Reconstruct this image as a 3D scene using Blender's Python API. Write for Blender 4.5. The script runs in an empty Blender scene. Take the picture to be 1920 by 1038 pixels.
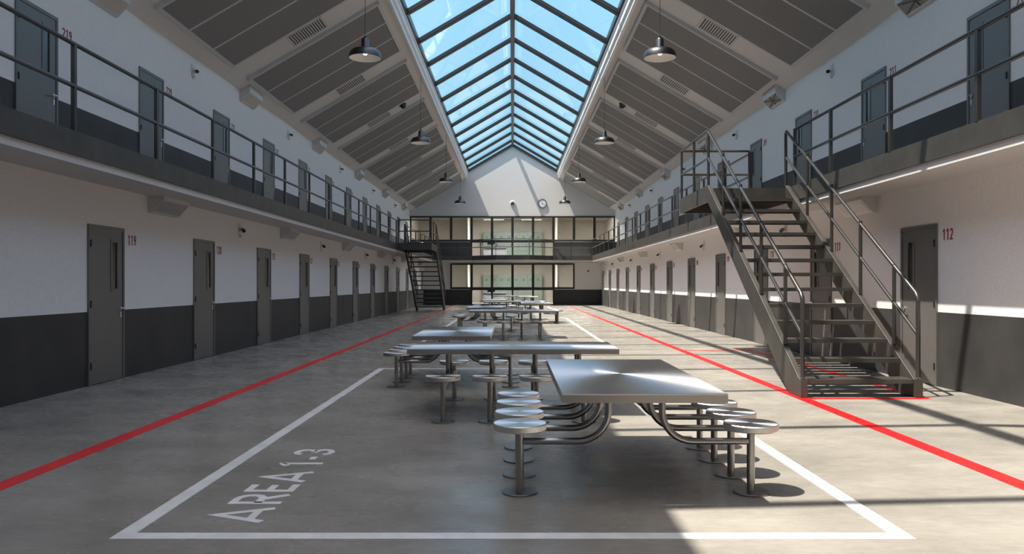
import bpy, math
from mathutils import Vector, Matrix
pi = math.pi
sc = bpy.context.scene
COL = sc.collection

# ------------------------------------------------------------------ helpers
class MB:
    def __init__(s): s.v = []; s.f = []
    def add(s, vs, fs):
        n = len(s.v); s.v += [tuple(p) for p in vs]; s.f += [tuple(i + n for i in f) for f in fs]; return s
    def hexa(s, p):  # 8 points: bottom 4 ccw, top 4 ccw
        return s.add(p, [(3,2,1,0),(4,5,6,7),(0,1,5,4),(1,2,6,5),(2,3,7,6),(3,0,4,7)])
    def box(s, x0, x1, y0, y1, z0, z1):
        return s.hexa([(x0,y0,z0),(x1,y0,z0),(x1,y1,z0),(x0,y1,z0),(x0,y0,z1),(x1,y0,z1),(x1,y1,z1),(x0,y1,z1)])
    def prism(s, prof, a, b, axis='y'):
        n = len(prof)
        if axis == 'y': P = [(x,a,z) for x,z in prof] + [(x,b,z) for x,z in prof]
        elif axis == 'x': P = [(a,y,z) for y,z in prof] + [(b,y,z) for y,z in prof]
        else: P = [(x,y,a) for x,y in prof] + [(x,y,b) for x,y in prof]
        return s.add(P, [tuple(range(n)), tuple(range(2*n-1, n-1, -1))] + [(i,(i+1)%n,n+(i+1)%n,n+i) for i in range(n)])
    def lathe(s, prof, cx=0, cy=0, cz=0, n=32, axis='z', closed=False, cap=True):
        m = len(prof); base = len(s.v)
        for k in range(n):
            a = 2*pi*k/n
            for r, h in prof:
                if axis == 'z': s.v.append((cx+r*math.cos(a), cy+r*math.sin(a), cz+h))
                elif axis == 'y': s.v.append((cx+r*math.cos(a), cy+h, cz+r*math.sin(a)))
                else: s.v.append((cx+h, cy+r*math.cos(a), cz+r*math.sin(a)))
        mm = m if closed else m-1
        for k in range(n):
            for j in range(mm):
                s.f.append((base+k*m+j, base+((k+1)%n)*m+j, base+((k+1)%n)*m+(j+1)%m, base+k*m+(j+1)%m))
        if not closed and cap:
            if prof[0][0] > 1e-6: s.f.append(tuple(base+k*m for k in range(n))[::-1])
            if prof[-1][0] > 1e-6: s.f.append(tuple(base+k*m+m-1 for k in range(n)))
        return s
    def tube(s, pts, r, n=12):
        pts = [Vector(p) for p in pts]; base = len(s.v)
        t0 = (pts[1]-pts[0]).normalized()
        u = t0.cross(Vector((0,0,1)))
        if u.length < 1e-3: u = t0.cross(Vector((0,1,0)))
        u.normalize()
        for i, p in enumerate(pts):
            a = (p-pts[i-1]).normalized() if i else t0
            b = (pts[i+1]-p).normalized() if i < len(pts)-1 else a
            t = (a+b).normalized(); c = max(0.5, t.dot(a))
            u = (u - t*u.dot(t)).normalized(); w = t.cross(u)
            for k in range(n):
                an = 2*pi*k/n
                s.v.append(tuple(p + (u*math.cos(an)+w*math.sin(an))*r))
        for i in range(len(pts)-1):
            for k in range(n):
                s.f.append((base+i*n+k, base+i*n+(k+1)%n, base+(i+1)*n+(k+1)%n, base+(i+1)*n+k))
        s.f.append(tuple(base+k for k in range(n))[::-1]); s.f.append(tuple(base+(len(pts)-1)*n+k for k in range(n)))
        return s
    def ribbon(s, pts, w, mp, closed=False):
        """flat stroke along 2D pts, mp(x,y,h) -> 3D, h = 0/1 thickness level"""
        P = [Vector(p) for p in pts]; n = len(P); L = []; R = []
        for i, p in enumerate(P):
            a = (p-P[i-1]) if (i or closed) else (P[1]-p)
            b = (P[(i+1) % n]-p) if (i < n-1 or closed) else a
            a = a.normalized(); b = b.normalized()
            t = (a+b).normalized(); nn = Vector((-t.y, t.x)); c = max(0.45, t.dot(a))
            L.append(p+nn*w/2/c); R.append(p-nn*w/2/c)
        V = [mp(q.x,q.y,h) for h in (0,1) for q in L+R]
        F = []; m = 2*n
        for i in range(n if closed else n-1):
            j = (i+1) % n
            F += [(m+i, m+j, m+n+j, m+n+i), (i, j, m+j, m+i), (n+i, m+n+i, m+n+j, n+j), (i, n+i, n+j, j)]
        if not closed: F += [(0, m, m+n, n), (n-1, 2*n-1, m+2*n-1, m+n-1)]
        return s.add(V, F)
    def build(s, name, mat, parent=None, org=None, smooth=False, bevel=0):
        if org is None: org = ORG.get(parent.name, (0,0,0)) if parent else (0,0,0)
        me = bpy.data.meshes.new(name)
        me.from_pydata([(x-org[0], y-org[1], z-org[2]) for x,y,z in s.v], [], s.f)
        me.validate(); me.update()
        import bmesh
        bm = bmesh.new(); bm.from_mesh(me); bmesh.ops.recalc_face_normals(bm, faces=bm.faces); bm.to_mesh(me); bm.free()
        if smooth:
            me.polygons.foreach_set('use_smooth', [True]*len(me.polygons))
            me.set_sharp_from_angle(angle=math.radians(35))
        o = bpy.data.objects.new(name, me); COL.objects.link(o)
        if mat: me.materials.append(mat)
        if parent: o.parent = parent; ORG[o.name] = org
        else: o.location = org; ORG[o.name] = org
        if bevel:
            b = o.modifiers.new('bevel', 'BEVEL'); b.width = bevel; b.segments = 2; b.limit_method = 'ANGLE'
        return o
ORG = {}
def thing(name, label, cat, loc=(0,0,0), group=None, kind=None):
    o = bpy.data.objects.new(name, None); COL.objects.link(o); o.location = loc; ORG[o.name] = loc
    o.empty_display_size = 0.1
    tag(o, label, cat, group, kind); return o
def tag(o, label=None, cat=None, group=None, kind=None):
    if label: o['label'] = label
    if cat: o['category'] = cat
    if group: o['group'] = group
    if kind: o['kind'] = kind
    return o
def kids(o): return [c for c in ALL() if c.parent is o]
def ALL(): return list(COL.objects)
def tree(root):
    m = {}
    for c in COL.objects:
        if c.parent: m.setdefault(c.parent.name, []).append(c)
    return m
def dup(root, loc, label, rotz=None, group=None, name=None, m=None, scale=None):
    m = m or tree(root)
    r = root.copy(); COL.objects.link(r); r.location = loc; r['label'] = label
    if name: r.name = name
    if rotz is not None: r.rotation_euler = (0,0,rotz)
    if group: r['group'] = group
    for ch in m.get(root.name, []):
        c = ch.copy(); COL.objects.link(c); c.parent = r
        for g in m.get(ch.name, []):
            d = g.copy(); COL.objects.link(d); d.parent = c
    return r

# ------------------------------------------------------------------ materials
def mat(name, col, rough=0.6, metal=0.0, **kw):
    m = bpy.data.materials.new(name); m.use_nodes = True
    b = m.node_tree.nodes['Principled BSDF']
    b.inputs['Base Color'].default_value = (*col, 1); b.inputs['Roughness'].default_value = rough
    b.inputs['Metallic'].default_value = metal
    for k, v in kw.items(): b.inputs[k].default_value = v
    return m
def nt(m): return m.node_tree.nodes, m.node_tree.links, m.node_tree.nodes['Principled BSDF']
def noise(m, scale, detail=4, coord='Object', sc3=(1,1,1), rough=0.55):
    N, L, b = nt(m)
    tc = N.new('ShaderNodeTexCoord'); mp = N.new('ShaderNodeMapping'); mp.inputs['Scale'].default_value = sc3
    L.new(tc.outputs[coord], mp.inputs['Vector'])
    t = N.new('ShaderNodeTexNoise'); t.inputs['Scale'].default_value = scale; t.inputs['Detail'].default_value = detail
    t.inputs['Roughness'].default_value = rough
    L.new(mp.outputs['Vector'], t.inputs['Vector']); return t
def ramp(m, fac, stops):
    N, L, b = nt(m); r = N.new('ShaderNodeValToRGB'); e = r.color_ramp.elements
    while len(e) < len(stops): e.new(0.5)
    for x, (p, c) in zip(e, stops): x.position = p; x.color = (*c, 1) if len(c) == 3 else c
    L.new(fac, r.inputs['Fac']); return r
def vary(m, scale, a, b_, lo=0.35, hi=0.65, sc3=(1,1,1), bump=0, bscale=80):
    N, L, b = nt(m); t = noise(m, scale, sc3=sc3)
    r = ramp(m, t.outputs['Fac'], [(lo, a), (hi, b_)]); L.new(r.outputs['Color'], b.inputs['Base Color'])
    if bump: addbump(m, bscale, bump)
    return m
def addbump(m, scale, strength, dist=0.004):
    N, L, b = nt(m); t = noise(m, scale, 3); bp = N.new('ShaderNodeBump')
    bp.inputs['Strength'].default_value = strength; bp.inputs['Distance'].default_value = dist
    L.new(t.outputs['Fac'], bp.inputs['Height']); L.new(bp.outputs['Normal'], b.inputs['Normal'])

WAINSCOT = 0.985
def wall_mat():
    m = mat('painted_wall', (0.7,0.7,0.7), 0.55); N, L, b = nt(m)
    geo = N.new('ShaderNodeNewGeometry'); sep = N.new('ShaderNodeSeparateXYZ'); L.new(geo.outputs['Position'], sep.inputs[0])
    def cmp(op, v):
        n = N.new('ShaderNodeMath'); n.operation = op; L.new(sep.outputs['Z'], n.inputs[0]); n.inputs[1].default_value = v; return n
    lo = cmp('LESS_THAN', WAINSCOT); a = cmp('GREATER_THAN', 2.9); c = cmp('LESS_THAN', 3.04+0.985)
    mul = N.new('ShaderNodeMath'); mul.operation = 'MULTIPLY'; L.new(a.outputs[0], mul.inputs[0]); L.new(c.outputs[0], mul.inputs[1])
    ad = N.new('ShaderNodeMath'); ad.operation = 'MAXIMUM'; L.new(lo.outputs[0], ad.inputs[0]); L.new(mul.outputs[0], ad.inputs[1])
    t = noise(m, 1.6, 6); d = ramp(m, t.outputs['Fac'], [(0.35, (0.028,0.028,0.029)), (0.7, (0.046,0.045,0.044))])
    t2 = noise(m, 45, 3); w = ramp(m, t2.outputs['Fac'], [(0.3, (0.73,0.73,0.73)), (0.7, (0.83,0.825,0.82))])
    mx = N.new('ShaderNodeMix'); mx.data_type = 'RGBA'
    L.new(ad.outputs[0], mx.inputs[0]); L.new(w.outputs[0], mx.inputs[6]); L.new(d.outputs[0], mx.inputs[7])
    L.new(mx.outputs[2], b.inputs['Base Color']); addbump(m, 60, 0.25); return m
M = {}
M['wall'] = wall_mat()
M['gable'] = vary(mat('white_render', (0.7,0.7,0.7), 0.7), 45, (0.52,0.52,0.52), (0.58,0.575,0.57), bump=0.2, bscale=60)
M['ceil'] = vary(mat('ceiling_paint', (0.6,0.58,0.55), 0.8), 30, (0.60,0.585,0.56), (0.66,0.64,0.615), bump=0.15)
M['slab'] = vary(mat('slab_paint', (0.6,0.6,0.6), 0.7), 30, (0.52,0.52,0.52), (0.6,0.59,0.58), bump=0.1)
M['curb'] = mat('curb_white', (0.78,0.78,0.78), 0.4)
M['felt'] = vary(mat('acoustic_felt', (0.2,0.2,0.2), 0.95), 90, (0.19,0.185,0.18), (0.25,0.245,0.24), bump=0.3, bscale=200)
M['panel_frame'] = mat('panel_frame_paint', (0.5,0.5,0.5), 0.5)
M['vent'] = mat('vent_paint', (0.5,0.49,0.48), 0.5)
M['steel'] = vary(mat('painted_steel', (0.1,0.1,0.1), 0.45, 0.65), 3, (0.083,0.078,0.073), (0.108,0.102,0.096))
M['rail'] = mat('rail_steel', (0.105,0.101,0.097), 0.3, 0.8)
M['door'] = vary(mat('door_paint', (0.16,0.155,0.15), 0.42, 0.5), 60, (0.175,0.171,0.165), (0.20,0.195,0.189))
M['doorf'] = mat('door_frame_paint', (0.18,0.176,0.17), 0.42, 0.5)
M['dark'] = mat('vent_backing_black', (0.012,0.012,0.012), 0.5)
M['glassdark'] = mat('vision_glass', (0.03,0.027,0.022), 0.12)
M['chrome'] = mat('chrome', (0.75,0.75,0.75), 0.18, 1.0)
M['hinge'] = mat('hinge_black', (0.02,0.02,0.02), 0.4)
M['black'] = mat('black_frame', (0.012,0.0115,0.011), 0.4)
M['bar'] = mat('glazing_bar', (0.035,0.033,0.032), 0.35, 0.3)
M['red'] = vary(mat('red_paint', (0.75,0.02,0.02), 0.35), 8, (0.68,0.008,0.010), (0.78,0.014,0.014))
M['white'] = vary(mat('white_paint', (0.8,0.8,0.8), 0.4), 6, (0.72,0.72,0.73), (0.85,0.85,0.85))
M['num'] = mat('number_red', (0.30,0.022,0.035), 0.5)
M['plastic'] = mat('white_plastic', (0.65,0.65,0.65), 0.4)
M['lens'] = mat('camera_black', (0.015,0.015,0.015), 0.2)
M['shade'] = mat('lamp_enamel', (0.10,0.10,0.105), 0.36, 1.0)
M['shade_in'] = mat('lamp_inside', (0.85,0.82,0.78), 0.5)
M['locker'] = mat('locker_green', (0.25,0.31,0.28), 0.4)
M['room'] = mat('room_plaster', (0.62,0.58,0.52), 0.8)
M['desk'] = mat('desk_grey', (0.22,0.22,0.24), 0.5)
M['clock_face'] = mat('clock_face', (0.7,0.72,0.75), 0.3)
M['unit'] = mat('unit_metal', (0.58,0.58,0.58), 0.38, 0.1)
M['unit_grille'] = mat('unit_grille', (0.36,0.36,0.36), 0.35, 0.5)
def emis(name, col, s):
    m = bpy.data.materials.new(name); m.use_nodes = True; N = m.node_tree.nodes; N.clear()
    e = N.new('ShaderNodeEmission'); e.inputs[0].default_value = (*col,1); e.inputs[1].default_value = s
    o = N.new('ShaderNodeOutputMaterial'); m.node_tree.links.new(e.outputs[0], o.inputs[0]); return m
M['bulb'] = emis('bulb_glow', (1,0.97,0.92), 1.6)
M['led'] = emis('led_glow', (1,0.95,0.88), 3.0)
M['fill_strong'] = emis('hidden_fill_glow', (1,0.95,0.89), 300.0)  # glow of the added out-of-view office strips
M['fill_mid'] = emis('hidden_fill_soft', (1,0.95,0.89), 150.0)
def glass(name, tint, gl):
    m = bpy.data.materials.new(name); m.use_nodes = True; N = m.node_tree.nodes; L = m.node_tree.links; N.clear()
    t = N.new('ShaderNodeBsdfTransparent'); t.inputs[0].default_value = (*tint,1)
    g = N.new('ShaderNodeBsdfGlossy'); g.inputs['Roughness'].default_value = 0.03
    lw = N.new('ShaderNodeLayerWeight'); lw.inputs[0].default_value = 0.5
    pw = N.new('ShaderNodeMath'); pw.operation = 'POWER'; L.new(lw.outputs['Facing'], pw.inputs[0]); pw.inputs[1].default_value = 5
    mu = N.new('ShaderNodeMath'); mu.operation = 'MULTIPLY_ADD'; L.new(pw.outputs[0], mu.inputs[0]); mu.inputs[1].default_value = 0.9*gl; mu.inputs[2].default_value = 0.06*gl
    mx = N.new('ShaderNodeMixShader'); L.new(mu.outputs[0], mx.inputs[0]); L.new(t.outputs[0], mx.inputs[1]); L.new(g.outputs[0], mx.inputs[2])
    o = N.new('ShaderNodeOutputMaterial'); L.new(mx.outputs[0], o.inputs[0]); return m
M['sky_glass'] = glass('skylight_glass', (0.93,0.97,0.97), 1.0)
M['win_glass'] = glass('window_glass', (0.9,0.92,0.91), 0.8)
def brushed(name, col, rough, an, radial=True):
    m = mat(name, col, rough, 1.0); N, L, b = nt(m)
    b.inputs['Anisotropic'].default_value = an
    tg = N.new('ShaderNodeTangent'); tg.direction_type = 'RADIAL'; tg.axis = 'Z'; L.new(tg.outputs[0], b.inputs['Tangent'])
    t = noise(m, 220, 2); r = ramp(m, t.outputs['Fac'], [(0.3, tuple(c*0.9 for c in col)), (0.7, tuple(min(1,c*1.08) for c in col))])
    L.new(r.outputs[0], b.inputs['Base Color'])
    return m
M['top'] = brushed('brushed_steel', (0.70,0.69,0.68), 0.35, 0.85)
M['tube'] = mat('tube_steel', (0.33,0.32,0.31), 0.28, 1.0)
M['edge'] = mat('shaded_edge_steel', (0.38,0.36,0.34), 0.35, 1.0)  # darkened steel: dim hall reflection on the tabletop sides put into the colour
M['plate'] = mat('base_plate_steel', (0.30,0.30,0.30), 0.3, 1.0)

# concrete floor: polished, streaked
def floor_mat():
    m = mat('polished_concrete', (0.3,0.3,0.28), 0.3); N, L, b = nt(m)
    t = noise(m, 1.0, 7, sc3=(0.75,1.25,1), rough=0.55)
    r = ramp(m, t.outputs['Fac'], [(0.28, (0.215,0.203,0.182)), (0.5, (0.275,0.259,0.234)), (0.74, (0.35,0.331,0.302))])
    t2 = noise(m, 14, 5, sc3=(0.6,1.5,1))
    r2 = ramp(m, t2.outputs['Fac'], [(0.3, (0.9,0.9,0.9)), (0.7, (1.06,1.06,1.06))])
    mx = N.new('ShaderNodeMix'); mx.data_type = 'RGBA'; mx.blend_type = 'MULTIPLY'; mx.inputs[0].default_value = 1
    L.new(r.outputs[0], mx.inputs[6]); L.new(r2.outputs[0], mx.inputs[7]); L.new(mx.outputs[2], b.inputs['Base Color'])
    t3 = noise(m, 2.3, 6, sc3=(0.8,1.5,1), rough=0.6)
    r3 = ramp(m, t3.outputs['Fac'], [(0.34, (0.16,)*3), (0.5, (0.27,)*3), (0.68, (0.38,)*3)]); L.new(r3.outputs[0], b.inputs['Roughness'])
    bp = N.new('ShaderNodeBump'); bp.inputs['Strength'].default_value = 0.04; bp.inputs['Distance'].default_value = 0.01
    t4 = noise(m, 5, 4); L.new(t4.outputs['Fac'], bp.inputs['Height']); L.new(bp.outputs[0], b.inputs['Normal'])
    b.inputs['Specular IOR Level'].default_value = 0.2
    return m
M['floor'] = floor_mat()

# ------------------------------------------------------------------ dimensions
WL, WU, YF, YB = 5.63, 6.59, 50.0, -8.0     # lower / upper wall X, far / back wall Y
SOF, UF = 2.712, 3.04                       # soffit, upper floor
XN, XFO = 4.93, 4.90                        # slab nose, fascia outer face
def cz(u): return 9.90 - 0.587*u            # ceiling plane
def gz(u): return 10.18 - 0.587*u           # glazing plane (inner)
def S(o): o['kind'] = 'structure'; return o

# ------------------------------------------------------------------ room shell
fl = S(tag(MB().box(-5.9, 5.9, YB, YF+0.15, -0.2, 0).build('floor', M['floor']), 'polished grey concrete floor of the hall', 'floor'))
for s, nm in ((-1,'left'), (1,'right')):
    a, b = sorted((s*WL, s*(WL+0.25)))
    S(tag(MB().box(a, b, YB, YF, 0.0, SOF).build('wall_%s' % nm, M['wall']), 'lower %s cell wall, white over a dark painted base' % nm, 'wall'))
    a, b = sorted((s*WU, s*(WU+0.25)))
    S(tag(MB().box(a, b, YB, YF, UF, cz(WU)+0.12).build('wall_%s_upper' % nm, M['wall']), 'upper %s cell wall behind the balcony, white over dark base' % nm, 'wall'))
    # ceiling slope
    u0, u1 = 2.975, 6.9
    S(tag(MB().prism([(s*u1, cz(u1)), (s*u0, cz(u0)), (s*(u0+0.12), cz(u0)+0.2), (s*u1, cz(u1)+0.33)], YB, YF+0.15).build('ceiling_%s' % nm, M['ceil']),
          'sloping painted ceiling on the %s side of the skylight' % nm, 'ceiling'))
# back wall behind the camera
S(tag(MB().prism([(-6.9,-0.2),(6.9,-0.2),(6.9,cz(6.9)+0.3),(0,10.2),(-6.9,cz(6.9)+0.3)], YB-0.2, YB).build('wall_back', M['gable']), 'end wall behind the viewer', 'wall'))
# far wall with window openings : upper band z 4.06..5.67 |x|<6.59, centre |x|<2.62 to floor; lower |x|<3.93 z 1.035..2.66
UT, US = 5.672, 4.06; LT, LS = 2.66, 1.035
fw = MB()
y0, y1 = YF, YF+0.15
hx = WU
gp = [(-hx,UT),(hx,UT),(hx,cz(hx)+0.03),(2.97,cz(2.97)+0.03),(2.86,gz(2.86)+0.02),(0,gz(0)+0.0),(-2.86,gz(2.86)+0.02),(-2.97,cz(2.97)+0.03),(-hx,cz(hx)+0.03)]
S(tag(MB().prism(gp, y0, y1).build('wall_far_gable', M['gable']), 'white gable of the far end wall under the skylight ridge', 'wall'))
for s, nm in ((-1,'left'),(1,'right')):
    w = MB()
    a, b = sorted((s*2.62, s*WU)); w.box(a, b, y0, y1, UF, US)
    a, b = sorted((s*3.97, s*(WL+0.25))); w.box(a, b, y0, y1, LS, SOF+0.3)
    a, b = sorted((s*2.62, s*(WL+0.25))); w.box(a, b, y0, y1, 0, LS)
    a, b = sorted((s*(WL+0.25), s*6.84)); w.box(a, b, y0, y1, UF-0.3, UF)
    S(tag(w.build('wall_far_%s' % nm, M['wall']), 'far end wall piece on the %s with white and dark paint around the windows' % nm, 'wall'))
S(tag(MB().box(-3.97, 3.97, y0, y1, LT, UF).build('wall_far_spandrel', M['wall']), 'far end wall strip between the two window bands', 'wall'))

# ------------------------------------------------------------------ skylight (window_1)
sk = thing('window_1', 'long pitched glass skylight along the ridge of the hall', 'skylight', kind='structure')
YS0, YS1 = YB, YF
th = 0.02
for s in (-1, 1):
    cp = [(2.99,8.105),(2.915,8.10),(2.915,8.235),(2.895,8.235),(2.895,8.262),(2.868,8.262),(2.868,8.44),(2.84,8.44),(2.84,8.537),(2.88,8.60),(3.12,8.52),(3.10,8.28)]
    MB().prism([(s*x, z) for x, z in cp], YS0, YS1).build('skylight_curb', M['curb'], sk)
    bp_ = [(2.87,8.475),(2.80,8.535),(2.80,8.72),(2.90,8.80),(3.02,8.64),(2.88,8.53)]
    MB().prism([(s*x, z) for x, z in bp_], YS0, YS1).build('base_frame', M['bar'], sk)
MB().prism([(-0.07,10.13),(0.07,10.13),(0.085,10.33),(0,10.40),(-0.085,10.33)], YS0, YS1).build('ridge_beam', M['bar'], sk)
ybars = [25.84+2.5*k for k in range(-13, 10)]
yp = [YS0] + [y for y in ybars if YS0+0.5 < y < YF-0.5] + [YS1]
for y in yp[1:-1] + [YF-0.06]:
    for s in (-1, 1):
        b = MB()
        for (wy, lo, hi) in ((0.050, 0.0, 0.035), (0.036, 0.035, 0.05), (0.054, 0.05, 0.17)):
            P = []
            for yy, h in ((y-wy, lo), (y+wy, lo), (y+wy, hi), (y-wy, hi)):
                P.append((s*0.05, yy, gz(0.05)+h-0.03)); P.append((s*2.82, yy, gz(2.82)+h-0.03))
            b.add(P, [(0,1,3,2),(2,3,5,4),(4,5,7,6),(6,7,1,0),(0,2,4,6),(1,7,5,3)])
        b.build('glazing_bar', M['bar'], sk)
for i in range(len(yp)-1):
    for s in (-1, 1):
        a, c = yp[i], yp[i+1]
        P = [(s*0.0, a, gz(0)+0.11), (s*2.90, a, gz(2.90)+0.11), (s*2.90, c, gz(2.90)+0.11), (s*0.0, c, gz(0)+0.11)]
        MB().add(P, [(0,1,2,3)]).build('glass_pane', M['sky_glass'], sk)

# ------------------------------------------------------------------ balconies
def balcony(s, nm, yend):
    t = thing('balcony', '%s balcony deck running along the upper cell doors' % nm, 'balcony', (s*XN, 20, SOF))
    a, b = sorted((s*XN, s*(WU-.004))); m_ = MB()
    m_.box(a, b, YB+.006, YF-.006, SOF, UF).build('deck_slab', M['slab'], t)
    a, b = sorted((s*XFO, s*(XFO+0.03)))
    MB().box(a, b, YB+.006, yend-.006, 2.803, 3.073).build('fascia_plate', M['steel'], t)
YR = 48.0
balcony(-1, 'left', YR); balcony(1, 'right', YR)
far = thing('balcony', 'far balcony crossing the end wall with a bay bowed toward the hall', 'balcony', (0, YR, SOF))
pl = [(-4.90,YR),(-2.5,YR),(-1.0,46.8),(1.0,46.8),(2.5,YR),(4.90,YR)]
ins = [(-4.925,YR+0.03),(-2.51,YR+0.03),(-1.01,46.83),(1.01,46.83),(2.51,YR+0.03),(4.925,YR+0.03)]
MB().prism([(4.925,YF-.006),(-4.925,YF-.006)] + ins, SOF, UF, axis='z').build('deck_slab', M['slab'], far)
fs = MB()
for i in range(5):
    (xa,ya),(xb,yb),(xc,yc),(xd,yd) = pl[i], pl[i+1], ins[i+1], ins[i]
    fs.hexa([(xa,ya,2.803),(xb,yb,2.803),(xc,yc,2.803),(xd,yd,2.803),(xa,ya,3.073),(xb,yb,3.073),(xc,yc,3.073),(xd,yd,3.073)])
fs.build('fascia_plate', M['steel'], far)

RT, RM = 4.045, 3.572
def railing(label, path, posts, ends=(0,0)):
    t = thing('balcony_railing', label, 'railing', (path[0][0], path[0][1], 3.073))
    for z, nm in ((RT,'top_rail'), (RM,'middle_rail')):
        MB().tube([(x,y,z) for x,y in path], 0.025, 10).build(nm, M['rail'], t, smooth=True)
    for x, y in posts:
        MB().box(x-0.022, x+0.022, y-0.025, y+0.025, 3.073, RT-0.01).build('post', M['rail'], t)
XR = 4.915
postsR = [8.25+1.91*k for k in range(-4, 3)] + [13.60]
railing('long right balcony railing in front of the staircase landing', [(XR,YB),(XR,13.62)], [(XR,y) for y in postsR])
p2 = [16.1 + 1.99*k for k in range(0, 16)] + [47.97]
railing('long right balcony railing beyond the near staircase', [(XR,16.08),(XR,48.0)], [(XR,y) for y in p2 if y < 48])
pL = [8.754+2.03*k for k in range(-4, 12)] + [33.05]
railing('long left balcony railing before the far staircase', [(-XR,YB),(-XR,33.07)], [(-XR,y) for y in pL if y < 33.1])
railing('left balcony railing beside and beyond the far staircase', [(-XR,35.5),(-XR,48.0)], [(-XR,y) for y in [35.55+2.06*k for k in range(6)]+[47.9]])
railing('bowed railing of the far balcony across the end wall', [(-4.86,48.015),(-2.5,48.015),(-1.0,46.815),(1.0,46.815),(2.5,48.015),(4.86,48.015)],
        [(-3.6,48.015),(-1.95,47.575),(-1.0,46.815),(1.0,46.815),(1.95,47.575),(3.6,48.015)])

# ------------------------------------------------------------------ staircases
def staircase(label):
    t = thing('staircase', label, 'staircase', (4.165, 12.645, 0))
    Y0, Y1, Z0 = 9.29, 13.75, 0.20
    m_ = (3.09-Z0)/(Y1-Y0)
    for s, xa, xb in ((-1, 3.43, 3.50), (1, 4.80, 4.87)):
        # stringer side profile in (y,z)
        pr = [(Y0,0),(Y0,Z0),(Y0+0.06,Z0+0.02),(Y1,3.09),(Y1,2.80),(Y0+0.42,0.0)]
        MB().prism(pr, xa, xb, axis='x').build('stringer', M['steel'], t, bevel=0.006)
        MB().box(xa-0.005, xb+0.005, Y0-0.01, Y0+0.055, 0, Z0+0.02).build('foot_block', M['steel'], t)
    r = UF/14; g = (Y1-0.02-9.33)/13
    for k in range(1, 14):
        y = 9.33 + g*(k-1); z = r*k
        pr = [(y,z),(y,z-0.05),(y+0.012,z-0.05),(y+0.012,z-0.012),(y+0.288,z-0.012),(y+0.288,z-0.05),(y+0.30,z-0.05),(y+0.30,z)]
        MB().prism(pr, 3.50, 4.80, axis='x').build('tread', M['steel'], t)
    ld = MB()
    ld.box(3.47, 4.895, Y1+0.04, 15.98, UF-0.02, UF+0.005)
    ld.build('landing_plate', M['steel'], t)
    MB().box(3.43, 3.47, Y1, 16.02, 2.80, 3.09).build('landing_edge_beam', M['steel'], t)
    MB().box(3.47, 4.895, 15.98, 16.02, 2.80, 3.09).build('landing_edge_beam', M['steel'], t)
    MB().box(3.50, 4.80, Y1, Y1+0.04, 2.80, UF).build('landing_edge_beam', M['steel'], t)
    # railings on stair
    def hz(y): return Z0+0.02 + m_*(y-Y0) 
    for s, x in ((-1,3.46),(1,4.84)):
        top = 4.065
        yb = Y0+0.035
        z1 = hz(yb)+0.985
        rail = [(x,yb,hz(yb)-0.0),(x,yb,z1-0.07),(x,yb+0.012,z1-0.03),(x,yb+0.05,z1+0.02),(x,Y1+0.05,top-0.02)]
        if s < 0: rail += [(x,Y1+0.12,top),(x,15.98,top)]
        else: rail += [(x,Y1+0.09,top-0.06),(x,Y1+0.09,UF+0.05)]
        MB().tube(rail, 0.026, 12).build('handrail', M['rail'], t, smooth=True)
        mid = [(x,yb,z1-0.48),(x,Y1+0.05,top-0.49)]
        if s < 0: mid += [(x,15.98,top-0.48)]
        MB().tube(mid, 0.022, 10).build('middle_rail', M['rail'], t, smooth=True)
        ys = [9.91,10.87,11.85,12.83] + ([13.80,14.9,15.98] if s < 0 else [])
        for y in ys:
            zb = min(hz(y)-0.03, 3.07); zt = min(hz(y)+0.985, top)
            MB().tube([(x,y,zb),(x,y,zt)], 0.024, 10).build('post', M['rail'], t, smooth=True)
    for z in (4.065, 3.585):
        MB().tube([(3.46,15.98,z),(4.84,15.98,z)], 0.023, 10).build('top_rail' if z > 4 else 'middle_rail', M['rail'], t, smooth=True)
    MB().tube([(4.84,15.98,3.07),(4.84,15.98,4.065)], 0.024, 10).build('post', M['rail'], t, smooth=True)
    return t
st = staircase('large dark steel staircase at right rising to the right balcony beside door 112')
YM = 24.57
dup(st, (-4.165, 2*YM-12.645, 0), 'small distant steel staircase at the far left rising to the left balcony', rotz=pi)

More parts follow.
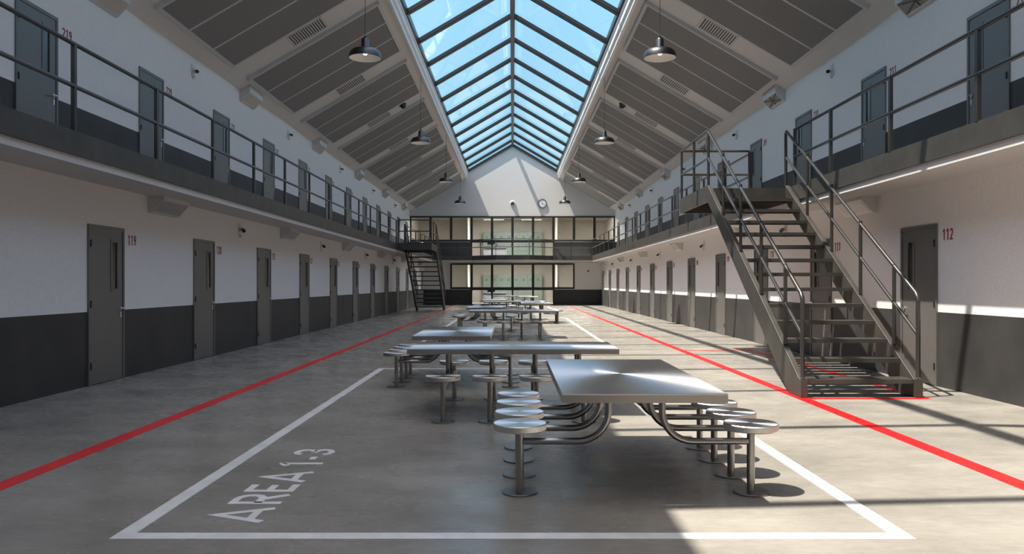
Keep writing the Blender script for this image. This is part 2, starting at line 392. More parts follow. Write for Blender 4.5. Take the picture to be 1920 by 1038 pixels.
# ------------------------------------------------------------------ glyphs
def arc(cx, cy, rx, ry, a0, a1, n=10):
    return [(cx+rx*math.cos(math.radians(a0+(a1-a0)*i/n)), cy+ry*math.sin(math.radians(a0+(a1-a0)*i/n))) for i in range(n+1)]
t_ = 0.075
G = {
 '0': [(arc(.5,.72,.40,.205,0,180)+arc(.5,.28,.40,.205,180,360), True)],
 '1': [([(.12,.77),(.52,.925),(.56,.925),(.56,0)], False)],
 '2': [(arc(.5,.70,.38,.225,170,-25)+[(.12,.075),(.95,.075)], False)],
 '3': [(arc(.47,.715,.38,.21,165,-75)+arc(.47,.28,.41,.205,80,-165), False)],
 '4': [([(.72,0),(.72,.93),(.08,.28),(.98,.28)], False)],
 '5': [([(.88,.925),(.22,.925),(.16,.52)]+arc(.5,.32,.40,.245,125,-150), False)],
 '6': [(arc(.5,.30,.40,.225,0,360)[:-1], True), ([(.12,.36),(.20,.70),(.55,.97)], False)],
 '7': [([(.08,.925),(.90,.925),(.38,0)], False)],
 '8': [(arc(.5,.72,.34,.20,0,360)[:-1], True), (arc(.5,.28,.40,.205,0,360)[:-1], True)],
 '9': [(arc(.5,.70,.40,.225,0,360)[:-1], True), ([(.88,.64),(.80,.30),(.45,.03)], False)],
 'A': [([(.06,0),(.5,.95),(.94,0)], False), ([(.20,.25),(.80,.25)], False)],
 'R': [([(.12,0),(.12,.93),(.5,.93)]+arc(.52,.69,.36,.24,80,-80,8)+[(.12,.45)], False), ([(.5,.45),(.92,0)], False)],
 'E': [([(.94,.925),(.14,.925),(.14,.075),(.94,.075)], False), ([(.14,.5),(.86,.5)], False)],
 '-': [([(0,.36),(1,.36)], False)],
}
def text_mb(txt, h, w, gap, place, stroke, mb=None):
    mb = mb or MB(); x = 0
    for ch in txt:
        for gi, (pts, cl) in enumerate(G[ch]):
            mb.ribbon([(x+px*w, py*h) for px, py in pts], stroke, lambda a, b, c, gi=gi: place(a, b, c*(1+.3*gi)), cl)
        x += w+gap
    return mb

# ------------------------------------------------------------------ doors
DY = [10.34+3.43*k for k in range(0, 12)]
def door(s, xw, zf, label, name):
    """door on side s; wall face at |x|=xw, floor zf; near edge (hinges) at local y=0; width .96"""
    t = thing(name, label, 'door', (s*xw, 0, zf), kind='structure')
    def bx(m_, a, b, y0, y1, z0, z1):  # a,b = distance proud of wall
        x = sorted((s*(xw-a), s*(xw-b))); return m_.box(x[0], x[1], y0, y1, zf+z0, zf+z1)
    H = 2.155
    f = MB(); bx(f, 0, .022, 0, .045, 0, H); bx(f, 0, .022, .915, .96, 0, H); bx(f, 0, .022, .045, .915, H-.05, H)
    f.build('door_frame', M['doorf'], t)
    l = MB()
    vy0, vy1, vz0, vz1 = .60, .775, 1.27, 1.96
    a = (0, .012)
    bx(l, *a, .05, vy0, .01, H-.06); bx(l, *a, vy1, .91, .01, H-.06); bx(l, *a, vy0, vy1, .01, vz0); bx(l, *a, vy0, vy1, vz1, H-.06)
    leaf = l.build('door_leaf', M['door'], t)
    v = MB(); bx(v, .012,.020, vy0-.02, vy0+.02, vz0-.02, vz1+.02); bx(v, .012,.020, vy1-.02, vy1+.02, vz0-.02, vz1+.02)
    bx(v, .012,.020, vy0, vy1, vz1-.02, vz1+.02); bx(v, .012,.020, vy0, vy1, vz0-.02, vz0+.02)
    v.build('vision_panel_frame', M['door'], t)
    g = MB(); bx(g, .001, .004, vy0+.02, vy1-.02, vz0+.02, vz1-.02); g.build('vision_panel', M['glassdark'], t)
    for z in (.21, 1.04, 1.85):
        h = MB(); bx(h, .022, .034, .036, .058, z, z+.095); h.build('hinge', M['hinge'], t)
    k = MB(); x0 = s*(xw-.012); d = -s
    k.lathe([(0.0,.0),(.026,0),(.026,.010),(.012,.012),(.012,.05),(0,.05)][::1], 0, .86, zf+1.01, 16, 'x')
    k.v = [(x0 + d*x, y, z) for x, y, z in k.v]
    k.tube([(x0+d*.05, .87, zf+1.01), (x0+d*.05, .74, zf+1.01)], .010, 8)
    k.build('door_handle', M['chrome'], t, smooth=True)
    e = MB(); bx(e, .012, .018, .843, .877, .88, .96); e.build('lock_escutcheon', M['chrome'], t)
    return t
def num_on_wall(s, xw, zf, y, txt, wallname):
    h = .15; w = .062; gap = .024; n = len(txt)
    x_ = s*xw
    if s < 0: pl_ = lambda a, b, c: (x_ + .001 + .0025*c, y+1.10+a, zf+1.925+b)
    else: pl_ = lambda a, b, c: (x_ - .001 - .0025*c, y-.12-a, zf+1.925+b)
    o = text_mb(txt, h, w, gap, pl_, .022).build('door_number', M['num'], bpy.data.objects[wallname])
    o['label'] = 'dark red painted number %s' % txt
cnt = 0
for (s, side) in ((-1,'left'),(1,'right')):
    for (xw, zf, lev, wn) in ((WL,0,'lower','wall_%s'%side), (WU,UF,'upper','wall_%s_upper'%side)):
        proto = None; m_ = None
        for k, y in enumerate(DY):
            cnt += 1
            n = (119+k if s < 0 else 112-k) + (100 if lev == 'upper' else 0)
            lab = '%s steel cell door beside red number %d in the %s %s wall' % ('grey' if lev=='lower' else 'blue-grey', n, lev, side)
            if proto is None:
                proto = door(s, xw, zf, lab, 'door_%d' % cnt); m_ = tree(proto); proto.location = (s*xw, y, zf)
            else:
                dup(proto, (s*xw, y, zf), lab, name='door_%d' % cnt, m=m_)
            num_on_wall(s, xw, zf, y, str(n), wn)

# ------------------------------------------------------------------ wall cameras
def wall_cam(s, label, x, z):
    t = thing('security_camera', label, 'camera', (x, 0, z), group='small wall cameras between the cell doors')
    d = -s
    def B(a, b, y0, y1, z0, z1):
        xs = sorted((x+d*a, x+d*b)); return MB().box(xs[0], xs[1], y0, y1, z+z0, z+z1)
    B(0, .015, -.07, .07, -.10, .14).build('mounting_plate', M['plastic'], t, bevel=.004)
    MB().tube([(x+d*.012, 0, z-.02), (x+d*.07, 0, z-.0)], .022, 10).build('bracket_arm', M['plastic'], t, smooth=True)
    MB().tube([(x+d*.05, .06, z+.02), (x+d*.12, -.07, z-.02)], .038, 12).build('lens_body', M['lens'], t, smooth=True)
    MB().lathe([(0,-.05),(.018,-.045),(.03,-.02),(.03,0),(0,0)], x+d*.03, 0.0, z-.10, 12).build('sensor_dome', M['plastic'], t, smooth=True)
    return t
for (s, side) in ((-1,'left'),(1,'right')):
    for xw, z, lev in ((WL, 2.46, 'lower'), (WU, 5.73, 'upper')):
        proto = None
        for k in range(0, 5):
            y = 16.1 + 6.86*k
            n = (120+2*k if s < 0 else 111-2*k) + (100 if lev=='upper' else 0)
            n2 = n+1 if s < 0 else n-1
            lab = 'small black-lensed wall camera between doors %d and %d, %s %s wall' % (n, n2, lev, side)
            if proto is None:
                proto = wall_cam(s, lab, s*xw, z); mm = tree(proto); proto.location = (s*xw, y, z)
            else: dup(proto, (s*xw, y, z), lab, m=mm)

# ------------------------------------------------------------------ slanted air units
def air_unit(s, xw, prof, label, z0, star=False):
    t = thing('air_vent_unit', label, 'air vent', (s*xw, 0, z0), group='slanted vent boxes on the cell walls')
    P = [(s*(xw-a), b) for a, b in prof]
    MB().prism(P, 0, .97).build('housing', M['unit'], t)
    (a0,b0),(a1,b1) = prof[-3], prof[-2]   # slanted face top -> bottom
    dx, dz = a1-a0, b1-b0; L = math.hypot(dx, dz); nx, nz = -dz/L, dx/L
    if nz > 0: nx, nz = -nx, -nz
    def F(u, y, w): return (s*(xw-(a0+dx*u+nx*w)), y, b0+dz*u+nz*w)
    g = MB()
    us = [.08+.84*i/9 for i in range(10)]
    for i in range(9):
        g.hexa([F(us[i],.04,.001),F(us[i+1]-.02,.04,.001),F(us[i+1]-.02,.93,.001),F(us[i],.93,.001),
                F(us[i],.04,.004),F(us[i+1]-.02,.04,.009),F(us[i+1]-.02,.93,.009),F(us[i],.93,.004)])
    g.build('slanted_grille', M['unit_grille'], t)
    if star:  # dark bars put in for the crossed reflection on the slanted face
        c = MB()
        for (u0,y0_,u1,y1_) in ((.1,.5,.9,.47),(.12,.06,.88,.9),(.88,.06,.12,.9)):
            q = Vector((u1-u0, (y1_-y0_))).normalized()*.018; wv = (-q.y*4, q.x)
            c.hexa([F(u0-wv[0]/2,y0_-wv[1],.009),F(u1-wv[0]/2,y1_-wv[1],.009),F(u1+wv[0]/2,y1_+wv[1],.009),F(u0+wv[0]/2,y0_+wv[1],.009),
                    F(u0-wv[0]/2,y0_-wv[1],.016),F(u1-wv[0]/2,y1_-wv[1],.016),F(u1+wv[0]/2,y1_+wv[1],.016),F(u0+wv[0]/2,y0_+wv[1],.016)])
        c.build('reflection_bars', M['hinge'], t)
    return t
for (s, side) in ((-1,'left'),(1,'right')):
    for lev in ('lower','upper'):
        proto = None
        for k in range(0, 6):
            y = (12.06 if lev=='lower' else 12.0) + 6.86*k
            n = (119+2*k if s < 0 else 112-2*k) + (100 if lev=='upper' else 0)
            n2 = n+1 if s < 0 else n-1
            if n2 in (200, 100): n2 = n
            lab = 'slanted vent box %s between doors %d and %d on the %s wall' % ('under the balcony' if lev=='lower' else 'under the ceiling', n, n2, side)
            if proto is None:
                if lev == 'lower':
                    xw = WL; pr = [(0,SOF),(.25,SOF),(.25,2.66),(.07,2.465),(0,2.455)]; z0 = SOF
                else:
                    xw = WU; pr = [(0,cz(WU)),(.25,cz(WU-.25)),(.25,5.985),(.05,5.78),(0,5.765)]; z0 = cz(WU)
                proto = air_unit(s, xw, pr, lab, z0, star=(s > 0 and lev=='upper')); mm = tree(proto); proto.location = (s*xw, y, z0); zz = z0; xx = xw
            else: dup(proto, (s*xx, y, zz), lab, m=mm)

# ------------------------------------------------------------------ ceiling panels, vents, domes
def CP(s, u, y, w): return (s*(u-.506*w), y, 9.90-.587*u-.862*w)
def sbox(m_, s, u0, u1, y0, y1, w0, w1):
    return m_.hexa([CP(s,u0,y0,w0),CP(s,u1,y0,w0),CP(s,u1,y1,w0),CP(s,u0,y1,w0),CP(s,u0,y0,w1),CP(s,u1,y0,w1),CP(s,u1,y1,w1),CP(s,u0,y1,w1)])
ordn = ['nearest','second','third','fourth','fifth','sixth','seventh','last']
BAY = 4.78
def cpanel(s, side, label, length):
    t = thing('acoustic_panel', label, 'ceiling panel', (s*4.73, 0, cz(4.73)), group='acoustic ceiling panels')
    f = MB(); u0, u1 = 3.17, 6.27; D = .085; e = .07
    sbox(f, s, u0, u0+e, 0, length, 0, D); sbox(f, s, u1-e, u1, 0, length, 0, D)
    sbox(f, s, u0+e, u1-e, 0, e, 0, D); sbox(f, s, u0+e, u1-e, length-e, length, 0, D)
    f.build('panel_frame', M['panel_frame'], t)
    a, b = e, length-e; w3 = (b-a)/3
    for i in range(3):
        m_ = MB(); sbox(m_, s, u0+e, u1-e, a+w3*i+(.032 if i else 0), a+w3*(i+1)-(.032 if i < 2 else 0), 0, D-.012)
        m_.build('felt_board', M['felt'], t)
    for i in (1, 2):
        m_ = MB(); sbox(m_, s, u0+e, u1-e, a+w3*i-.032, a+w3*i+.032, 0, D-.003); m_.build('cover_strip', M['panel_frame'], t)
    return t
def cvent(s, label):
    t = thing('ceiling_vent', label, 'vent', (s*4.7, 0, cz(4.7)), group='slatted vents between the ceiling panels')
    f = MB(); u0, u1, h, e = 4.30, 5.11, .35, .05
    sbox(f, s, u0, u0+e, -h, h, 0, .02); sbox(f, s, u1-e, u1, -h, h, 0, .02)
    sbox(f, s, u0+e, u1-e, -h, -h+.045, 0, .02); sbox(f, s, u0+e, u1-e, h-.045, h, 0, .02)
    f.build('vent_frame', M['vent'], t)
    b = MB(); sbox(b, s, u0+e, u1-e, -h+.045, h-.045, .001, .003); b.build('dark_backing', M['dark'], t)  # black sheet stands in for the shade behind the slats
    sl = MB()
    for i in range(13):
        u = u0+e+.03+i*(u1-u0-2*e-.03)/13
        sbox(sl, s, u, u+.026, -h+.045, h-.045, .004, .016)
    sl.build('slats', M['vent'], t)
    return t
for (s, side) in ((-1,'left'),(1,'right')):
    pp = vp = None
    for i, k in enumerate(range(0, 8)):
        y0_ = 18.43 + BAY*(k-1) + .0; 
        
        lab = '%s dark acoustic panel on the %s ceiling slope, counted from the front' % (ordn[i], side)
        if pp is None:
            pp = cpanel(s, side, lab, 3.72); mm = tree(pp); pp.location = (s*4.73, y0_, cz(4.73))
        elif k == 7:
            q = cpanel(s, side, lab, min(3.72, YF-.03-(18.43+BAY*(k-1)))); q.location = (s*4.73, y0_, cz(4.73))
        else: dup(pp, (s*4.73, y0_, cz(4.73)), lab, m=mm)
        if i < 7:
            yv = y0_ + 3.72 + .53
            lab = 'slatted vent on the %s slope between the %s and %s panels' % (side, ordn[i], ordn[i+1])
            if vp is None: vp = cvent(s, lab); m2 = tree(vp); vp.location = (s*4.7, yv, cz(4.7))
            else: dup(vp, (s*4.7, yv, cz(4.7)), lab, m=m2)
    dm = None
    for j, (u, y) in enumerate(((3.86, 27.4),(3.86,46.35))):
        x, z = s*u, cz(u)
        lab = ('black dome camera on the %s ceiling slope, nearer one', 'black dome camera on the %s ceiling slope, farther one')[j] % side
        if dm is None:
            dm = thing('dome_camera', lab, 'camera', (x, 0, z), group='black dome cameras on the ceiling')
            nrm = Vector((-s*.506, 0, -.862))
            def place(prof, name, mt):
                b = MB().lathe(prof, 0, 0, 0, 20)
                R_ = nrm.to_track_quat('Z','Y').to_matrix()
                b.v = [tuple(R_ @ Vector(v) + Vector((x,0,z))) for v in b.v]
                b.build(name, mt, dm, smooth=True)
            place([(.13,0),(.13,.03),(.11,.045),(0,.045)], 'mounting_ring', M['lens'])
            place([(.10,.045),(.095,.09),(.07,.125),(.03,.145),(0,.15)], 'dome', M['lens'])
            dm.location = (x, y, z); m3 = tree(dm)
        else: dup(dm, (x, y, z), lab, m=m3)

# ------------------------------------------------------------------ pendant lamps
def pendant(label):
    t = thing('pendant_lamp', label, 'lamp', (0,0,0), group='enamel pendant lamps')
    z0 = 5.95
    prof = [(.332,0),(.330,.03),(.322,.08),(.300,.128),(.26,.162),(.19,.185),(.088,.20),(.082,.215),(.078,.37),(.066,.395),(.03,.405),(0,.405)]
    inn = [(0,.33),(.06,.33),(.065,.18),(.165,.160),(.245,.143),(.286,.115),(.308,.08),(.322,.0)]
    MB().lathe(prof, 0, 0, z0, 48, cap=False).build('lamp_shade', M['shade'], t, smooth=True)
    MB().lathe(inn, 0, 0, z0+.001, 48, cap=False).build('shade_lining', M['shade_in'], t, smooth=True)
    MB().lathe([(.322,0),(.332,0),(.334,.006),(.322,.006)], 0, 0, z0-.003, 48, closed=True).build('shade_rim', M['shade'], t, smooth=True)
    MB().lathe([(0,.02),(.03,.027),(.05,.05),(.056,.08),(.05,.11),(.03,.15),(.02,.19),(0,.19)], 0, 0, z0+.035, 24).build('bulb', M['bulb'], t, smooth=True)
    MB().lathe([(.022,0),(.03,.01),(.03,.035),(.012,.05),(0,.05)], 0, 0, z0+.403, 16).build('cord_grip', M['hinge'], t, smooth=True)
    zc = cz(3.0)
    MB().tube([(0,0,z0+.45),(0,0,zc)], .006, 8).build('cord', M['hinge'], t)
    return t
pr_ = pendant('x'); m4 = tree(pr_)
first = True
on4 = ['nearest', 'second', 'third', 'farthest']
for (s, side) in ((-1,'left'),(1,'right')):
    for j, y in enumerate((15.91, 25.54, 35.3, 44.8)):
        lab = '%s of four dark enamel pendant lamps hanging on the %s of the skylight' % (on4[j], side)
        if first: pr_.location = (s*3.0, y, 0); pr_['label'] = lab; first = False
        else: dup(pr_, (s*3.0, y, 0), lab, m=m4)

# ------------------------------------------------------------------ far wall: windows, clock, camera
def wframe(m_, x0, x1, z0, z1, y=YF-.05, d=.13): m_.box(x0, x1, y, y+d, z0, z1)
w2 = thing('window_2', 'upper black-framed glass front of the far end wall with ten bays', 'window', (0,YF,UF), kind='structure')
f = MB(); wframe(f, -6.56, 6.56, UT-.09, UT); wframe(f, -6.56, -6.47, US, UT-.09); wframe(f, 6.47, 6.56, US, UT-.09)
wframe(f, -6.47, -2.70, US-.01, US+.10); wframe(f, 2.70, 6.47, US-.01, US+.10)
f.build('outer_frame', M['black'], w2)
f = MB(); wframe(f, -2.70, 2.70, US-.07, US+.09); wframe(f, -2.70, 2.70, UF, UF+.06); f.build('transom', M['black'], w2)
for i in range(-4, 5):
    f = MB(); c = i*1.31; zz = US+.09 if abs(i) < 2 else (US+.10 if abs(i) > 2 else US+.09)
    wframe(f, c-.078, c+.078, zz, UT-.09); 
    if abs(i) <= 2:
        hw = .055 if abs(i) < 2 else .04
        wframe(f, c-hw, c+hw, UF+.06, US-.07)
    f.build('mullion', M['black'], w2)
MB().box(-6.5, 6.5, YF+.03, YF+.036, US+.05, UT-.05).build('glass_pane', M['win_glass'], w2)
MB().box(-2.62, 2.62, YF+.03, YF+.036, UF+.03, US).build('glass_pane', M['win_glass'], w2)
w3 = thing('window_3', 'lower black-framed glass front of the far end wall with six bays and doors', 'window', (0,YF,0), kind='structure')
f = MB(); wframe(f, -3.97, 3.97, LT-.09, LT); wframe(f, -3.97, -3.87, LS-.02, LT-.09); wframe(f, 3.87, 3.97, LS-.02, LT-.09)
wframe(f, -3.87, -2.70, LS-.02, LS+.10); wframe(f, 2.70, 3.87, LS-.02, LS+.10)
f.build('outer_frame', M['black'], w3)
f = MB(); wframe(f, -2.70, 2.70, LS-.09, LS+.10); wframe(f, -2.70, 2.70, 0.0, .07); f.build('transom', M['black'], w3)
for i in range(-2, 3):
    f = MB(); c = i*1.31
    wframe(f, c-.078, c+.078, LS+.10, LT-.09)
    hw = .055 if abs(i) < 2 else .04
    wframe(f, c-hw, c+hw, .07, LS-.09)
    f.build('mullion', M['black'], w3)
MB().box(-3.9, 3.9, YF+.03, YF+.036, LS+.05, LT-.05).build('glass_pane', M['win_glass'], w3)
MB().box(-2.62, 2.62, YF+.03, YF+.036, .03, LS).build('glass_pane', M['win_glass'], w3)
MB().box(-2.85, 2.85, YF-.45, YF-.05, 0.001, .03).build('threshold', M['black'], w3)
for w, z in ((w2, UF), (w3, 0)):
    b = MB(); b.box(-1.60,-1.40, YF-.12, YF-.05, z+.82, z+1.02); b.box(-1.24,-1.12, YF-.12, YF-.05, z+.84, z+1.02); b.box(-1.40,-1.24, YF-.16, YF-.12, z+.78, z+.98)
    b.box(-1.44,-1.38,YF-.14,YF-.05,z+.83,z+.97); b.box(-1.26,-1.22,YF-.14,YF-.05,z+.84,z+.97)
    b.build('lock_box', M['hinge'], w)

# clock
ck = thing('wall_clock', 'round wall clock high on the far gable wall', 'clock', (1.90, YF, 6.48))
cx, czc = 1.90, 6.48
MB().lathe([(0,0),(.29,0),(.29,-.065),(.262,-.072),(.25,-.05),(0,-.05)], cx, YF, czc, 40, 'y').build('clock_case', M['shade'], ck, smooth=True)
MB().lathe([(0,-.051),(.25,-.051),(.25,-.054),(0,-.054)], cx, YF, czc, 40, 'y').build('clock_face', M['clock_face'], ck)
hm = MB()
for i in range(12):
    a = 2*pi*i/12; w_ = .016
    u = Vector((math.sin(a), math.cos(a))); v = Vector((math.cos(a), -math.sin(a)))
    q = [u*.19+v*w_, u*.235+v*w_, u*.235-v*w_, u*.19-v*w_]
    hm.add([(cx+p.x, yy, czc+p.y) for yy in (YF-.054, YF-.057) for p in q], [(0,1,2,3),(4,5,6,7),(0,1,5,4),(1,2,6,5),(2,3,7,6),(3,0,4,7)])
hm.build('hour_marks', M['hinge'], ck)
def hand(a, L, w_, nm):
    a = math.radians(a); u = Vector((math.sin(a), math.cos(a))); v = Vector((math.cos(a), -math.sin(a)))
    q = [u*-.04+v*w_, u*L+v*w_*.5, u*L-v*w_*.5, u*-.04-v*w_]
    MB().add([(cx+p.x, yy, czc+p.y) for yy in (YF-.057, YF-.061) for p in q], [(0,1,2,3),(4,5,6,7),(0,1,5,4),(1,2,6,5),(2,3,7,6),(3,0,4,7)]).build(nm, M['hinge'], ck)
hand(115, .19, .012, 'minute_hand'); hand(350, .12, .018, 'hour_hand')
gd = thing('dome_camera', 'black dome camera on a white collar in the middle of the far gable wall', 'camera', (0, YF, 6.48))
MB().lathe([(0,0),(.17,0),(.17,-.05),(.14,-.08),(0,-.08)], 0, YF, 6.50, 24, 'y').build('mounting_collar', M['plastic'], gd, smooth=True)
MB().lathe([(0,-.08),(.12,-.08),(.12,-.14),(.10,-.20),(.06,-.24),(0,-.255)], 0, YF, 6.47, 24, 'y').build('dome', M['lens'], gd, smooth=True)
ec = thing('security_camera', 'tiny black camera on the far end wall right of the lower windows', 'camera', (4.85, YF, 2.18))
MB().box(4.80,4.90,YF-.02,YF,2.12,2.24).build('mounting_plate', M['plastic'], ec)
MB().tube([(4.85,YF-.02,2.19),(4.83,YF-.15,2.16)], .045, 12).build('lens_body', M['lens'], ec, smooth=True)

# rooms behind the far windows
YK = YF+6.5
for lev, z0_, z1_ in (('lower', 0, 2.95), ('upper', UF+.02, 5.90)):
    xe = 6.7
    S(tag(MB().box(-xe, xe, YK, YK+.1, z0_, z1_).build('wall_office_%s_rear' % lev, M['room']), '%s office rear wall seen through the far glass' % lev, 'wall'))
    for s, nm in ((-1,'left'),(1,'right')):
        a, b = sorted((s*xe, s*(xe+.1)))
        S(tag(MB().box(a, b, YF+.15, YK, z0_, z1_).build('wall_office_%s_%s' % (lev, nm), M['room']), '%s %s side wall of the office beyond the glass' % (lev, nm), 'wall'))
        a, b = sorted((s*2.92, s*3.02))
        S(tag(MB().box(a, b, YF+.9, YK, z0_, z1_).build('wall_office_%s_partition_%s' % (lev, nm), M['room']), '%s %s partition inside the office beyond the glass' % (lev, nm), 'wall'))
    S(tag(MB().box(-xe, xe, YF+.15, YK+.1, z1_, z1_+.08).build('ceiling_office_%s' % lev, M['room']), '%s office ceiling beyond the glass' % lev, 'ceiling'))
    S(tag(MB().box(-xe, xe, YF+.15, YK+.1, z0_-.1, z0_).build('floor_office_%s' % lev, M['room']), '%s office floor beyond the glass' % lev, 'floor'))
    lt = None
    for (x, y, wd) in ((-1.32, 53.1, 1.4), (-1.32, 55.0, 1.4), (1.32, 53.1, 1.4), (1.32, 55.0, 1.4), (3.9, 53.1, 1.4), (-.85, 51.3, 1.4), (.85, 51.3, 1.4), (4.3, 51.3, 1.4), (-4.3, 51.3, 1.4)):
        lab = '%s office ceiling light strip, %s %s' % (lev, {-4.3:'leftmost', -1.32:'left', 1.32:'middle', -.85:'left', .85:'middle'}.get(x,'right'), 'fill, added out of view beside the glass' if y < 52 else 'front' if y < 54 else 'rear')
        if lt is None:
            lt = thing('ceiling_light', lab, 'ceiling light', (0,0,z1_), group='office ceiling light strips')
            MB().box(-wd/2-.03, wd/2+.03, -.15, .15, z1_-.04, z1_).build('light_housing', M['plastic'], lt)
            MB().box(-wd/2, wd/2, -.12, .12, z1_-.05, z1_-.04).build('light_diffuser', M['led'], lt)
            lt.location = (x, y, z1_); mm = tree(lt)
        else:
            q = dup(lt, (x, y, z1_), lab, m=mm)
            if y < 52:  # extra strips added out of view to brighten the offices
                for c in COL.objects:
                    if c.parent is q and c.name.startswith('light_diffuser'):
                        c.data = c.data.copy(); c.data.materials[0] = M['fill_strong'] if x > -4 else M['fill_mid']
    lk = None
    for i in range(8):
        x = -2.12 + .53*i
        lab = 'pale green metal locker in the %s office, %s from the left' % (lev, ['first','second','third','fourth','fifth','sixth','seventh','eighth'][i])
        if lk is None:
            lk = thing('locker', lab, 'locker', (0,0,z0_), group='row of pale green lockers')
            yl = YK-.5
            MB().box(0, .525, yl, YK, z0_, z0_+2.0).build('locker_body', M['locker'], lk)
            MB().box(.012, .513, yl-.015, yl, z0_+.04, z0_+1.97).build('locker_door', M['locker'], lk)
            v = MB()
            for q in range(3): v.box(.16, .36, yl-.02, yl-.015, z0_+1.56+q*.06, z0_+1.585+q*.06)
            v.build('vent_slot', M['shade'], lk)
            MB().box(.43, .46, yl-.03, yl-.015, z0_+.98, z0_+1.1).build('locker_handle', M['shade'], lk)
            lk.location = (x, 0, z0_); mm = tree(lk)
        else: dup(lk, (x, 0, z0_), lab, m=mm)
    dk = thing('office_desk', 'grey-fronted desk in the %s office beyond the glass' % lev, 'desk', (-1.15, 52.9, z0_))
    MB().box(-1.95,-.40,52.5,53.2,z0_+.72,z0_+.76).build('desk_top', M['desk'], dk)
    MB().box(-1.93,-1.89,52.55,53.15,z0_,z0_+.72).build('side_panel', M['desk'], dk)
    MB().box(-.46,-.42,52.55,53.15,z0_,z0_+.72).build('side_panel', M['desk'], dk)
    MB().box(-1.89,-.46,52.58,52.60,z0_+.15,z0_+.72).build('front_panel', M['desk'], dk)

# ------------------------------------------------------------------ floor markings (paint, parts of the floor)
def fbox(x0, x1, y0, y1, name, m_, lab):
    o = MB().box(x0, x1, y0, y1, .0005, .002).build(name, m_, fl); o['label'] = lab; return o
for s, nm in ((-1,'left'),(1,'right')):
    fbox(s*3.44-.075, s*3.44+.075, YB, 47.4, 'red_line', M['red'], 'bright red painted line along the %s walkway' % nm)
def ring(x0, x1, y0, y1, w, name, m_, lab, z=.0026):
    b = MB(); h0 = .0005
    b.box(x0, x1, y0, y0+w, h0, z); b.box(x0, x1, y1-w, y1, h0, z); b.box(x0, x0+w, y0+w, y1-w, h0, z); b.box(x1-w, x1, y0+w, y1-w, h0, z)
    o = b.build(name, m_, fl); o['label'] = lab
ring(-2.15, 2.15, 4.162, 12.55, .1, 'white_outline', M['white'], 'white painted rectangle around the three near tables')
ring(-2.15, 2.15, 16.4, 31.1, .1, 'white_outline', M['white'], 'white painted rectangle around the middle tables')
ring(-2.15, 2.15, 37.6, 46.4, .1, 'white_outline', M['white'], 'white painted rectangle around the farthest tables')
def ushape(s, y0, y1, lab):
    b = MB(); a0, a1 = sorted((s*3.515, s*4.94)); w = .11
    b.box(a0, a1, y0-w/2, y0+w/2, .0005, .0022); b.box(a0, a1, y1-w/2, y1+w/2, .0005, .0022)
    c0, c1 = sorted((s*4.83, s*4.94)); b.box(c0, c1, y0+w/2, y1-w/2, .0005, .0022)
    o = b.build('red_outline', M['red'], fl); o['label'] = lab
ushape(1, 9.26, 15.97, 'red painted outline under the near right staircase')
ushape(-1, 2*YM-15.97, 2*YM-9.26, 'red painted outline under the far left staircase')
tx = MB()
def fl_pl(x, y, h): return (-1.435 - y, 4.445 + x, .0006 + .002*h)
for ch, off, w in (('A',0,.30),('R',.375,.225),('E',.655,.20),('A',.905,.30),('1',1.375,.155),('-',1.60,.09),('3',1.755,.215)):
    for gi, (pts, c) in enumerate(G[ch]):
        tx.ribbon([(off+px*w, py*.325) for px, py in pts], .050, lambda a, b, h, gi=gi: fl_pl(a, b, h*(1+.3*gi)), c)
o = tx.build('painted_lettering', M['white'], fl); o['label'] = 'white painted lettering AREA 1-3'

# ------------------------------------------------------------------ dining tables with fixed stools
def table(label):
    t = thing('canteen_table', label, 'table', (0,0,0), group='steel canteen tables with fixed stools')
    MB().box(-.5, .5, -1.08, 1.08, .688, .695).build('tabletop', M['top'], t)
    eb = MB(); eb.box(-.5,.5,-1.08,-1.06,.641,.688); eb.box(-.5,.5,1.06,1.08,.641,.688); eb.box(-.5,-.48,-1.06,1.06,.641,.688); eb.box(.48,.5,-1.06,1.06,.641,.688)
    eb.build('edge_band', M['edge'], t)
    MB().box(-.479, .479, -1.059, 1.059, .645, .687).build('underframe', M['tube'], t)
    for i in range(4):
        y = -.70 + .4633*i
        for s in (-1, 1):
            X = s*.752
            path = [(s*.175, y, .65), (s*.175, y, .53)] + [(s*(.175+.20*(1-math.cos(a))), y, .53-.195*math.sin(a)) for a in [math.radians(11.25*j) for j in range(1, 9)]] + [(X-s*.02, y, .335)]
            MB().tube(path, .0225, 14).build('support_arm', M['tube'], t, smooth=True)
            p = MB().tube([(X,y,.008),(X,y,.412)], .0255, 16).build('stool_post', M['tube'], t, smooth=True)
            MB().lathe([(0,.412),(.168,.412),(.174,.417),(.174,.451),(.170,.456),(0,.456)], X, y, 0, 40).build('seat', M['top'], p, org=(0,0,0), smooth=True)
            MB().lathe([(0,.0),(.118,.0),(.118,.009),(.114,.012),(0,.012)], X, y, 0, 32).build('base_plate', M['plate'], p, org=(0,0,0), smooth=True)
            if i == 0 and s < 0: pass
    return t
tb = table('nearest steel canteen table, lengthways and right of centre, eight round stools'); mt = tree(tb)
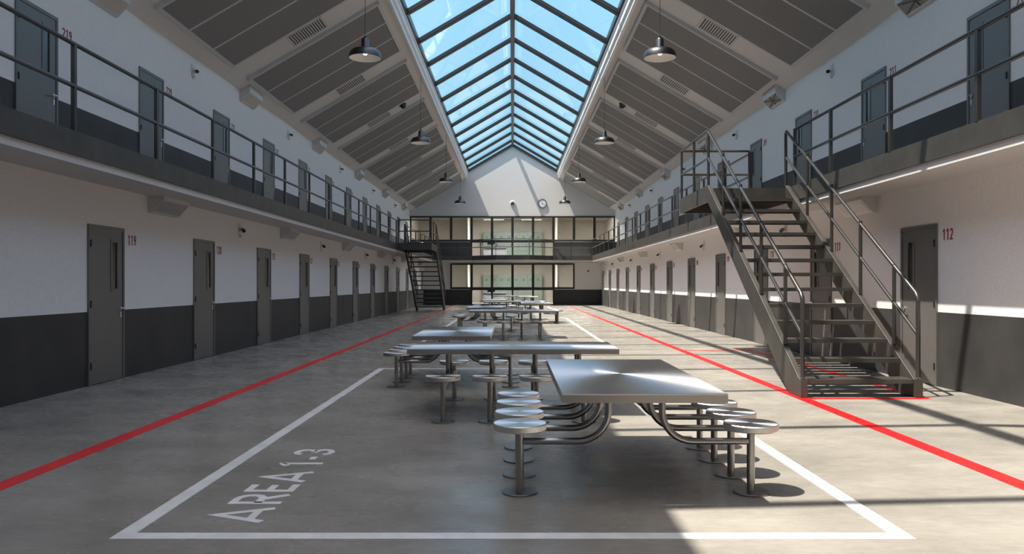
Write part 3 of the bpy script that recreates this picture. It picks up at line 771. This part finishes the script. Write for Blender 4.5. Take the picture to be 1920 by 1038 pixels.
# radial brushing must centre on each seat: generated coords are per-object bounding boxes
tb.location = (.80, 5.79, 0)
R90 = pi/2
for x, y, r, lab in (
    (0.005, 8.45, R90, 'second steel canteen table, set crossways behind the nearest one'),
    (-.78, 11.02, 0, 'third steel canteen table, lengthways on the left behind the crossways one'),
    (0.0, 19.75, R90, 'fourth steel canteen table, set crossways at the front of the middle white outline'),
    (-.78, 22.8, 0, 'fifth steel canteen table, lengthways on the left in the middle of the hall'),
    (.80, 27.4, 0, 'sixth steel canteen table, lengthways on the right in the middle white outline'),
    (0.0, 29.8, R90, 'seventh steel canteen table, set crossways behind the right-hand middle one'),
    (-.78, 32.9, 0, 'eighth steel canteen table, distant, lengthways on the left'),
    (.80, 40.5, 0, 'ninth steel canteen table, far, lengthways on the right'),
    (0.0, 43.1, R90, 'farthest steel canteen table, set crossways before the glass doors')):
    dup(tb, (x, y, 0), lab, rotz=r, m=mt)

# ------------------------------------------------------------------ light: sky and sun
w = bpy.data.worlds.new('sky'); sc.world = w; w.use_nodes = True
N = w.node_tree.nodes; L = w.node_tree.links; N.clear()
tc = N.new('ShaderNodeTexCoord'); sp = N.new('ShaderNodeSeparateXYZ'); L.new(tc.outputs['Generated'], sp.inputs[0])
r = N.new('ShaderNodeValToRGB'); e = r.color_ramp.elements
e[0].position = 0.0; e[0].color = (0.50, 0.86, 1.0, 1); e[1].position = 0.55; e[1].color = (0.235, 0.52, 1.0, 1)
x = e.new(0.2); x.color = (0.40, 0.76, 1.0, 1)
L.new(sp.outputs['Z'], r.inputs['Fac'])
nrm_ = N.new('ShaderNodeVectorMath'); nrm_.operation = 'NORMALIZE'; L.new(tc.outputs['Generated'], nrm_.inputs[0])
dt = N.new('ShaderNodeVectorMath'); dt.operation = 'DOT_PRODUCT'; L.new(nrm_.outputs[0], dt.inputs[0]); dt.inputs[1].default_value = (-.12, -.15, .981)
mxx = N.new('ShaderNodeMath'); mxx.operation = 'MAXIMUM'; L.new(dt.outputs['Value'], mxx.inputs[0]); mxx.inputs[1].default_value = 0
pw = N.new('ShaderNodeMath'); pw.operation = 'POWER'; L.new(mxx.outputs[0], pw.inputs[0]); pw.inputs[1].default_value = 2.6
au = N.new('ShaderNodeVectorMath'); au.operation = 'SCALE'; au.inputs[0].default_value = (1.6, 1.15, 0.65); L.new(pw.outputs[0], au.inputs['Scale'])  # warm overhead glow added to the sky to fill the shaded walls
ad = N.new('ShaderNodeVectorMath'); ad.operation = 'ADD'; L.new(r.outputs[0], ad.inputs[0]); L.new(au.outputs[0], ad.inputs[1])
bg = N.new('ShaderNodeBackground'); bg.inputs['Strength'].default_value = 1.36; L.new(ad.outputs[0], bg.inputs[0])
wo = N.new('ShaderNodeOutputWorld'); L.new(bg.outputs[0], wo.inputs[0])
sun = bpy.data.lights.new('sun', 'SUN'); sun.energy = 11.8; sun.angle = math.radians(0.55); sun.color = (1.0, 0.89, 0.765)
so = bpy.data.objects.new('sun', sun); COL.objects.link(so)
d = Vector((0.43, 0.165, -1.0)).normalized()
so.rotation_euler = d.to_track_quat('-Z', 'Y').to_euler(); so.location = (-8, -3, 20)

# ------------------------------------------------------------------ camera
cam = bpy.data.cameras.new('camera'); co = bpy.data.objects.new('camera', cam); COL.objects.link(co)
co.location = (0, 0, 1.36); co.rotation_euler = (pi/2, 0, 0)
cam.sensor_width = 36; cam.lens = 36*1465/1920
cam.shift_x = -1/1920; cam.shift_y = 12.5/1920
cam.clip_end = 300
sc.camera = co
sc.view_settings.view_transform = 'Standard'; sc.view_settings.look = 'None'
sc.view_settings.gamma = 1; sc.view_settings.use_curve_mapping = False
sc.view_settings.exposure = 0.0
cy = sc.cycles
cy.use_denoising = True
cy.max_bounces = 10; cy.diffuse_bounces = 6; cy.glossy_bounces = 4; cy.transparent_max_bounces = 12; cy.transmission_bounces = 4
cy.sample_clamp_indirect = 4.0
cy.caustics_reflective = False; cy.caustics_refractive = False
